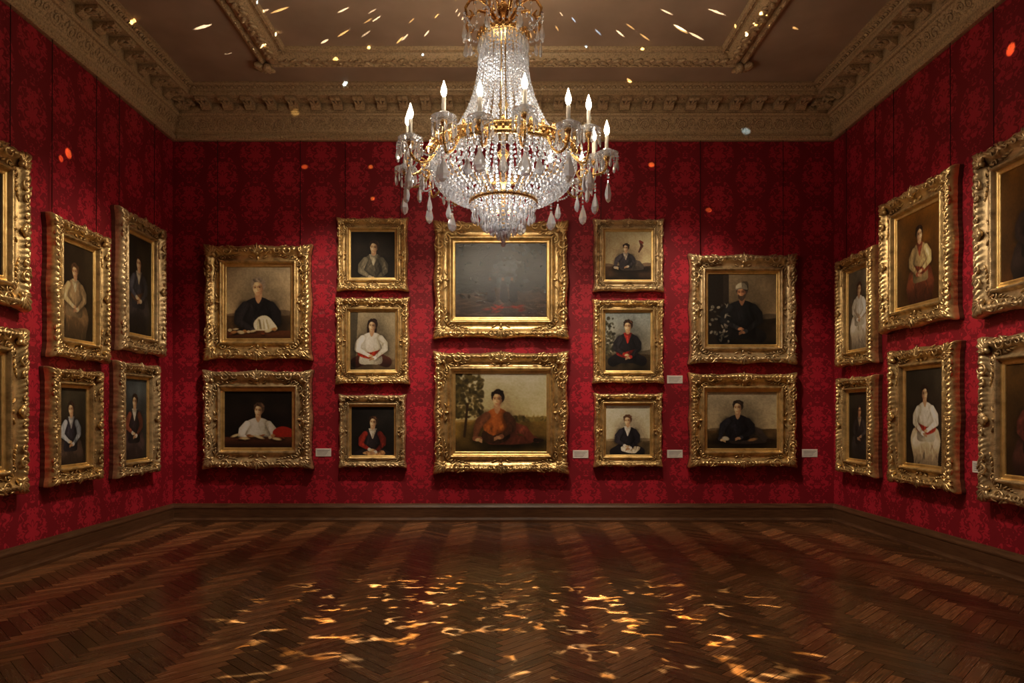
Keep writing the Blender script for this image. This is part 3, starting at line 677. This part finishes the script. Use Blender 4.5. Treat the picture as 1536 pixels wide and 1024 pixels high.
def label(loc,side=False):
    mb=MB(); hw=.108; hh=.056; t=.008
    V=[(-hw,0,-hh),(hw,0,-hh),(hw,0,hh),(-hw,0,hh),(-hw,-.005,-hh),(hw,-.005,-hh),(hw,-.005,hh),(-hw,-.005,hh),(-hw+.004,-t,-hh+.004),(hw-.004,-t,-hh+.004),(hw-.004,-t,hh-.004),(-hw+.004,-t,hh-.004)]
    F=[(3,2,1,0),(8,9,10,11)]+[(o+a,o+(a+1)%4,o+4+(a+1)%4,o+4+a) for o in(0,4) for a in range(4)]
    mb.add(V,F,0,False)
    for q in range(4): box(mb,-hw+.02,hw-.02-(.05 if q==3 else .02*q),-t-.0008,-t+.0005,.03-.02*q-.004,.03-.02*q,1)
    o=mb.obj('wall_label',[M_label,M_wire]); o.location=loc
    if side: o.rotation_euler=(0,0,-PI/2)
for (x,y) in((485,678.5),(871,681),(1012.5,569),(1012.5,680.5),(1215,679.5)):
    s=9.49/1024; label(((x-755)*s,YB,1.5+(620-y)*s))
label((XW,6.58,.98),True)

# ---------------------------------------------------------------- chandelier
CY=6.2; ch=empty('crystal_chandelier',(0,CY,0))
metal=MB(); cry=MB(); dish=MB(); wax=MB(); flame=MB()
def bead(p,r,sq=1.0,mbx=None): (mbx or cry).add(ICO[0]*np.array((r,r,r*sq))+np.array(p),ICO[1],0,False)
def drop(p,L,wd=.55,rot=None):
    a=random.uniform(0,PI) if rot is None else rot; c,s=math.cos(a),math.sin(a)
    v=DROP[0]*np.array((L*wd,L*wd*.6,L)); v=np.stack([v[:,0]*c-v[:,1]*s,v[:,0]*s+v[:,1]*c,v[:,2]],1)+np.array(p); cry.add(v,DROP[1],0,False)
def pol(r,a,z): return (r*math.cos(a),r*math.sin(a),z)
v,f=lathe([(.001,HC),(.16,HC),(.17,HC-.02),(.13,HC-.05),(.05,HC-.09),(.02,HC-.13),(.001,HC-.135)],28); metal.add(v,f)
for i in range(11):
    z=HC-.14-i*.048; a=(i%2)*PI/2
    P=[(.016*math.cos(t)*math.cos(a),.016*math.cos(t)*math.sin(a),z-.02+.030*math.sin(t)) for t in np.linspace(0,2*PI,13)]
    v,f=tube(P,.005,5,(math.sin(a),-math.cos(a),0.01)); metal.add(v,f)
v,f=lathe([(.001,5.24),(.03,5.23),(.045,5.19),(.03,5.15),(.02,5.12),(.05,5.07),(.06,5.03),(.035,4.99),(.05,4.96),(.20,4.95),(.225,4.93),(.225,4.90),(.20,4.885),(.04,4.88),(.022,4.8),(.022,4.35),(.05,4.3),(.022,4.25),(.022,3.9),(.06,3.86),(.03,3.8),(.02,3.5),(.05,3.45),(.02,3.4),(.015,3.2),(.001,3.18)],24); metal.add(v,f)
for i in range(24):
    a=2*PI*i/24; v=ELLs[0]*np.array((.02,.02,.03))+np.array(pol(.225,a,4.925)); metal.add(v,ELLs[1])
NA=8
for i in range(NA):
    a=2*PI*(i+.5)/NA
    rz=[(.04,4.98),(.08,5.08),(.15,5.17),(.24,5.21),(.32,5.18),(.365,5.10),(.35,5.03),(.31,5.03),(.30,5.07),(.325,5.09)]
    v,f=tube([pol(r,a,z) for r,z in rz],[.014]*5+[.013,.012,.010,.009,.008],6,(-math.sin(a),math.cos(a),0)); metal.add(v,f)
    rz=[(.10,5.11),(.13,5.22),(.20,5.30),(.27,5.28),(.27,5.23),(.235,5.24)]
    v,f=tube([pol(r,a+.3,z) for r,z in rz],[.009,.009,.008,.008,.007,.006],5,(-math.sin(a),math.cos(a),0)); metal.add(v,f)
    for (rr,z0,n,L) in((.375,5.05,3,.15),(.33,4.99,2,.12),(.27,5.2,2,.08)):
        for k in range(n): bead(pol(rr,a,z0-k*.032),.014)
        drop(pol(rr,a,z0-n*.032),L,.5)
    a2=2*PI*(i+1.5)/NA
    for k in range(9):
        t=k/8; aa=a+(a2-a)*t; bead(pol(.36,aa,5.06-.18*math.sin(PI*t)),.011)
    for k in range(7):
        t=k/6; bead(pol(.365-.14*t,a,5.04-.10*t-.05*math.sin(PI*t)),.011)
def interp(prof,n):
    P=np.array(prof); d=np.r_[0,np.cumsum(np.hypot(*np.diff(P,axis=0).T))]; s=np.linspace(0,d[-1],n)
    return np.stack([np.interp(s,d,P[:,0]),np.interp(s,d,P[:,1])],1)
tent=[(.205,4.90),(.20,4.80),(.215,4.65),(.24,4.50),(.275,4.36),(.33,4.22),(.41,4.07),(.51,3.95),(.62,3.87)]
for i in range(36):
    a=2*PI*i/36; P=interp(tent,36)
    for k,(r,z) in enumerate(P): bead(pol(r,a,z),.0135+.005*k/36,1.1)
for i in range(18):
    a=2*PI*(i+.5)/18; P=interp([(.17,4.88),(.16,4.6),(.18,4.4),(.22,4.2),(.3,4.0),(.42,3.9)],24)
    for k,(r,z) in enumerate(P): bead(pol(r,a,z),.015)
for rr,z0,n,L in((.222,4.89,22,.12),(.23,4.74,22,.09)):
    for i in range(n): drop(pol(rr,2*PI*i/n,z0),L,.35)
R=.64
v,f=lathe([(R-.02,3.79),(R+.015,3.785),(R+.03,3.80),(R+.018,3.82),(R+.018,3.85),(R+.035,3.87),(R+.02,3.89),(R-.02,3.885),(R-.02,3.79)],72); metal.add(v,f)
for i in range(72):
    a=2*PI*i/72; v=ELLs[0]*np.array((.014,.014,.02))+np.array(pol(R+.024,a,3.835)); metal.add(v,ELLs[1])
for i in range(36):
    a=2*PI*i/36; v=ELLs[0]*np.array((.018,.018,.035))+np.array(pol(R+.015,a,3.90)); metal.add(v,ELLs[1])
bowl=[(.635,3.79),(.64,3.72),(.63,3.65),(.60,3.58),(.54,3.52),(.46,3.47),(.38,3.44),(.30,3.425)]
for i in range(60):
    a=2*PI*i/60; P=interp(bowl,15)
    for k,(r,z) in enumerate(P):
        if k>10 and i%2: continue
        bead(pol(r,a,z),.020,1.2)
for i in range(44):
    a=2*PI*(i+.5)/44; drop(pol(.655,a,3.785),.10,.4)
v,f=lathe([(.285,3.40),(.305,3.40),(.315,3.415),(.305,3.44),(.285,3.44),(.285,3.40)],48); metal.add(v,f)
for (r0,z0,n,cnt,L) in((.295,3.40,34,2,.10),(.225,3.37,26,3,.10),(.15,3.33,18,4,.09),(.08,3.27,10,4,.08)):
    for i in range(n):
        a=2*PI*i/n
        for k in range(cnt): bead(pol(r0-.008*k,a,z0-.015-k*.03),.015)
        drop(pol(r0-.008*cnt,a,z0-cnt*.03),L,.42)
for i in range(20):
    a=2*PI*i/20
    for k,(r,z) in enumerate(interp([(.29,3.42),(.2,3.34),(.1,3.2),(.05,3.16)],10)): bead(pol(r,a,z),.014)
v,f=lathe([(.001,3.18),(.035,3.17),(.055,3.14),(.035,3.11),(.001,3.10)],8); cry.add(v,f,0,False); drop((0,0,3.105),.10,.6)
NC=16; RC=.93; flames=[]
for i in range(NC):
    a=2*PI*(i+.5)/NC; tang=(-math.sin(a),math.cos(a),0)
    zc=3.77 if i%2 else 3.86; rc=RC if i%2 else RC-.07
    rz=[(R-.01,3.84),(.69,3.73),(.75,3.64),(.83,3.60),(rc-.02,3.63),(rc+.005,3.69),(rc,zc-.03)]
    P=np.array([pol(r,a,z) for r,z in rz])
    t=np.linspace(0,len(P)-1,22); Pi=np.stack([np.interp(t,range(len(P)),P[:,k]) for k in range(3)],1)
    for _ in range(3): Pi[1:-1]=(Pi[:-2]+2*Pi[1:-1]+Pi[2:])/4
    v,f=tube(Pi,.012,6,tang); metal.add(v,f)
    th=np.linspace(0,1,16); an=-PI*.1+th*2*PI*1.1; rs=.055*(1-.75*th)
    v,f=tube([pol(.735+rs[k]*math.cos(an[k]),a,3.72+rs[k]*math.sin(an[k])) for k in range(16)],.008,5,tang); metal.add(v,f)
    c=np.array(pol(rc,a,0))
    v,f=lathe([(.001,zc-.05),(.02,zc-.045),(.032,zc-.02),(.022,zc),(.024,zc+.02),(.03,zc+.03),(.02,zc+.032)],12,(c[0],c[1],0)); metal.add(v,f)
    v,f=lathe([(.02,zc-.012),(.06,zc-.015),(.098,zc+.008),(.105,zc+.02),(.098,zc+.022),(.06,zc-.004),(.02,zc)],16,(c[0],c[1],0)); dish.add(v,f,0,False)
    v,f=lathe([(.022,zc),(.035,zc+.02),(.045,zc+.055),(.04,zc+.058),(.03,zc+.025),(.018,zc+.01)],10,(c[0],c[1],0)); dish.add(v,f,0,False)
    for k in range(9):
        b=2*PI*k/9; px,py=c[0]+.098*math.cos(b),c[1]+.098*math.sin(b)
        bead((px,py,zc-.005),.011); bead((px,py,zc-.028),.010); drop((px,py,zc-.038),.095,.40)
    for k in range(3): bead(pol(rc+.012,a,3.64-k*.03),.013)
    drop(pol(rc+.012,a,3.555),.20,.66,a+PI/2)
    ai=a+PI/NC
    for k in range(3): bead(pol(.76,ai,3.66-k*.03),.013)
    drop(pol(.76,ai,3.57),.16,.60,ai+PI/2)
    for k in range(12):
        t_=k/12; aa=a+t_*2*PI/NC; bead(pol(.83,aa,3.70-.07*math.sin(PI*t_)),.0105)
    for k in range(9):
        t_=k/8; rr=.42+(rc-.05-.42)*t_; bead(pol(rr,a,4.06+(zc-4.06)*t_-.11*math.sin(PI*t_)),.0105)
    v,f=lathe([(.001,zc+.02),(.0165,zc+.022),(.017,zc+.175),(.012,zc+.182),(.001,zc+.182)],12,(c[0],c[1],0)); wax.add(v,f)
    v,f=lathe([(.006,zc+.18),(.018,zc+.197),(.025,zc+.222),(.021,zc+.25),(.010,zc+.285),(.001,zc+.315)],10,(c[0],c[1],0)); flame.add(v,f)
    flames.append((c[0],c[1],zc+.25))
metal.obj('brass_frame',[M_brass],ch); cry.obj('crystals',[M_cry],ch); dish.obj('candle_dishes',[M_glass],ch); wax.obj('candles',[M_wax],ch); flame.obj('flame_bulbs',[M_flame],ch)

# ---------------------------------------------------------------- lights
def point(name,loc,e,col=(1,.78,.52),r=.03,parent=None):
    l=bpy.data.lights.new(name,'POINT'); l.energy=e; l.color=col; l.shadow_soft_size=r
    o=bpy.data.objects.new(name,l); link(o,parent); o.location=loc; return o
def spot(name,loc,tgt,e,col,ang,blend=.5,r=.01,parent=None):
    l=bpy.data.lights.new(name,'SPOT'); l.energy=e; l.color=col; l.shadow_soft_size=r; l.spot_size=math.radians(ang); l.spot_blend=blend
    o=bpy.data.objects.new(name,l); link(o,parent)
    d=Vector(tgt)-Vector(loc); o.rotation_euler=d.to_track_quat('-Z','Y').to_euler()
    o.location=Vector(loc)-(Vector(parent.location) if parent else Vector()); return o
for (x,y,z) in flames: point('candle_light',(x,y,z+.10),2.6,(1,.77,.52),.02,ch)
point('inner_fill',(0,0,3.62),27,(1,.90,.79),.12,ch)  # unseen lamps added inside the chandelier to brighten its crystals
point('inner_fill',(0.09,0,4.2),6,(1,.90,.79),.05,ch); point('inner_fill',(-.09,0,4.6),2.2,(1,.90,.79),.05,ch)
WARM=(1,.83,.62)
spot('ceiling_fill',(0,CY,5.30),(0,CY,HC),46,(1,.78,.54),168,.6,.03,ch)  # unseen spot added at the crown to brighten the ceiling
for x,t,e in((0,0,470),(-1.6,-2.75,400),(1.6,2.75,400)):
    spot('unseen_spot',(x*.9,6.9,5.55),(t,YB,1.65),e,WARM,56,.8,.06)
for s in(-1,1):
    spot('unseen_spot',(s*.9,6.5,5.55),(s*XW,7.5,1.7),370,WARM,52,.8,.06)
    spot('unseen_spot',(s*.9,4.6,5.55),(s*XW,5.3,1.7),250,WARM,54,.8,.06)
spot('unseen_spot',(0,3.0,5.6),(0,5.2,0),260,WARM,84,.9,.1)  # unseen spot added overhead to brighten the floor
random.seed(11)
GW=(1,.88,.66);GG=(1,.68,.28);GB=(.35,.6,1);GO=(.42,.62,.08)
def cpx(x,y): Y=1024*(HC-1.5)/(620-y); return ((x-755)*Y/1024,Y,HC)
def glint(t,e,col,ang=1.0,r0=.5,z0=5.0):
    a=math.atan2(t[1]-CY,t[0]); src=(r0*math.cos(a),CY+r0*math.sin(a),z0)
    d=(Vector(t)-Vector(src)).length
    k=d*d*d/(HC-z0) if abs(t[2]-HC)<.01 else d*d
    spot('glint_spot',src,t,e*k,col,ang,.8,.002,ch)  # narrow spot lamp added to imitate a streak refracted by the crystals
def cglint(x,y,e,col):
    t=cpx(x,y); inside=abs(t[0])<2.5 and t[1]<8.0
    rr=math.hypot(t[0],t[1]-CY)
    if rr<.9: return
    h=min(.42,max(.15,rr*.115)) if inside else .62
    glint(t,e,col,1.0,.45,HC-h)
for (x,y,c,k) in((305,40,GW,1),(350,76,GW,.7),(512,128,GB,1.6),(487,62,GW,1),(420,15,GG,.8),(515,15,GW,1),(550,72,GG,1),(1020,42,GW,2),(970,75,GG,1),(1075,18,GW,1),(1185,40,GG,.6),(945,122,GG,.9),(628,85,GB,.8),(640,50,GW,1),(880,70,GB,.7),(930,50,GW,1.2),(1000,18,GW,1),(565,28,GW,1),(480,95,GG,.7),(600,60,GG,.8)):
    cglint(x,y,170*k,c)
for i in range(66):
    x=random.gauss(760,200); y=random.uniform(-50,58)
    cglint(x,y,random.uniform(60,210),random.choice([GW,GW,GW,GG,GG,GB]))
for (x,y,c,k,a) in((435,172,GG,.6,1.6),(1120,197,GB,1.2,1.4),(460,248,GO,1.6,1.2),(558,248,GO,1.6,1.2),(561,295,GO,1.6,1.1),(975,245,GO,2.4,1.4),(1060,312,GO,1.2,1.1)):
    s=9.45/1024; glint(((x-755)*s,9.45,1.5+(620-y)*s),(60 if c is not GO else 150)*k,c,a,.5,5.05)
glint((-XW,7.22,4.25),320,GO,1.6); glint((-XW,7.1,4.15),150,GO,1.1); glint((XW,6.19,4.8),260,GO,1.8)
def caustic(tgt,e,ang,seed,lo=.575,hi=.66):
    src=Vector((tgt[0]*.2,CY-.1,2.9)); d=(Vector(tgt)-src)
    l=bpy.data.lights.new('caustic_gobo','SPOT'); l.energy=e; l.shadow_soft_size=.003; l.spot_size=math.radians(ang); l.spot_blend=.7  # added spot lamp; noise pattern in its emission imitates crystal caustics
    o=bpy.data.objects.new('caustic_gobo',l); link(o,ch); o.location=src-Vector(ch.location)
    o.rotation_euler=Vector((0,0,-1)).rotation_difference(d).to_euler()
    l.use_nodes=True; nt=l.node_tree; em=nt.nodes['Emission']
    tc=N(nt,'ShaderNodeTexCoord'); mp=N(nt,'ShaderNodeMapping'); nt.links.new(tc.outputs['Normal'],mp.inputs['Vector']); mp.inputs['Location'].default_value=(seed,seed*.7,0); mp.inputs['Scale'].default_value=(.8,1.15,1)
    n1=noise(nt,mp.outputs[0],19,1,.5,.3); rid=math_(nt,'SUBTRACT',1,math_(nt,'MULTIPLY',math_(nt,'ABSOLUTE',math_(nt,'SUBTRACT',n1,.5)),13),clamp=True)
    n2=noise(nt,mp.outputs[0],17,1); msk=ramp(nt,n2,lo,hi)
    st=math_(nt,'MULTIPLY',math_(nt,'POWER',rid,1.4),msk); nt.links.new(st,em.inputs['Strength'])
    n3=noise(nt,mp.outputs[0],12,1); nt.links.new(mixc(nt,ramp(nt,n3,.4,.6),(1,.72,.24),(1,1,.62)),em.inputs['Color'])
caustic((-.9,5.35,0),8500,42,1.3); caustic((1.15,5.05,0),8500,42,4.1); caustic((0,4.9,0),4500,72,9.7,.62,.70)

w=bpy.data.worlds.new('World'); scene.world=w; w.use_nodes=True; w.node_tree.nodes['Background'].inputs[0].default_value=(.03,.02,.015,1)
cd=bpy.data.cameras.new('Camera'); cam=bpy.data.objects.new('Camera',cd); link(cam)
cam.location=(0,0,1.5); cam.rotation_euler=(PI/2,0,0); cd.sensor_width=36; cd.sensor_fit='HORIZONTAL'; cd.clip_start=.05
k,cxp,cyp=ZOOM or (1,768,512)
cd.lens=24*k; cd.shift_x=k*(cxp-755)/1536; cd.shift_y=k*(620-cyp)/1536
scene.camera=cam
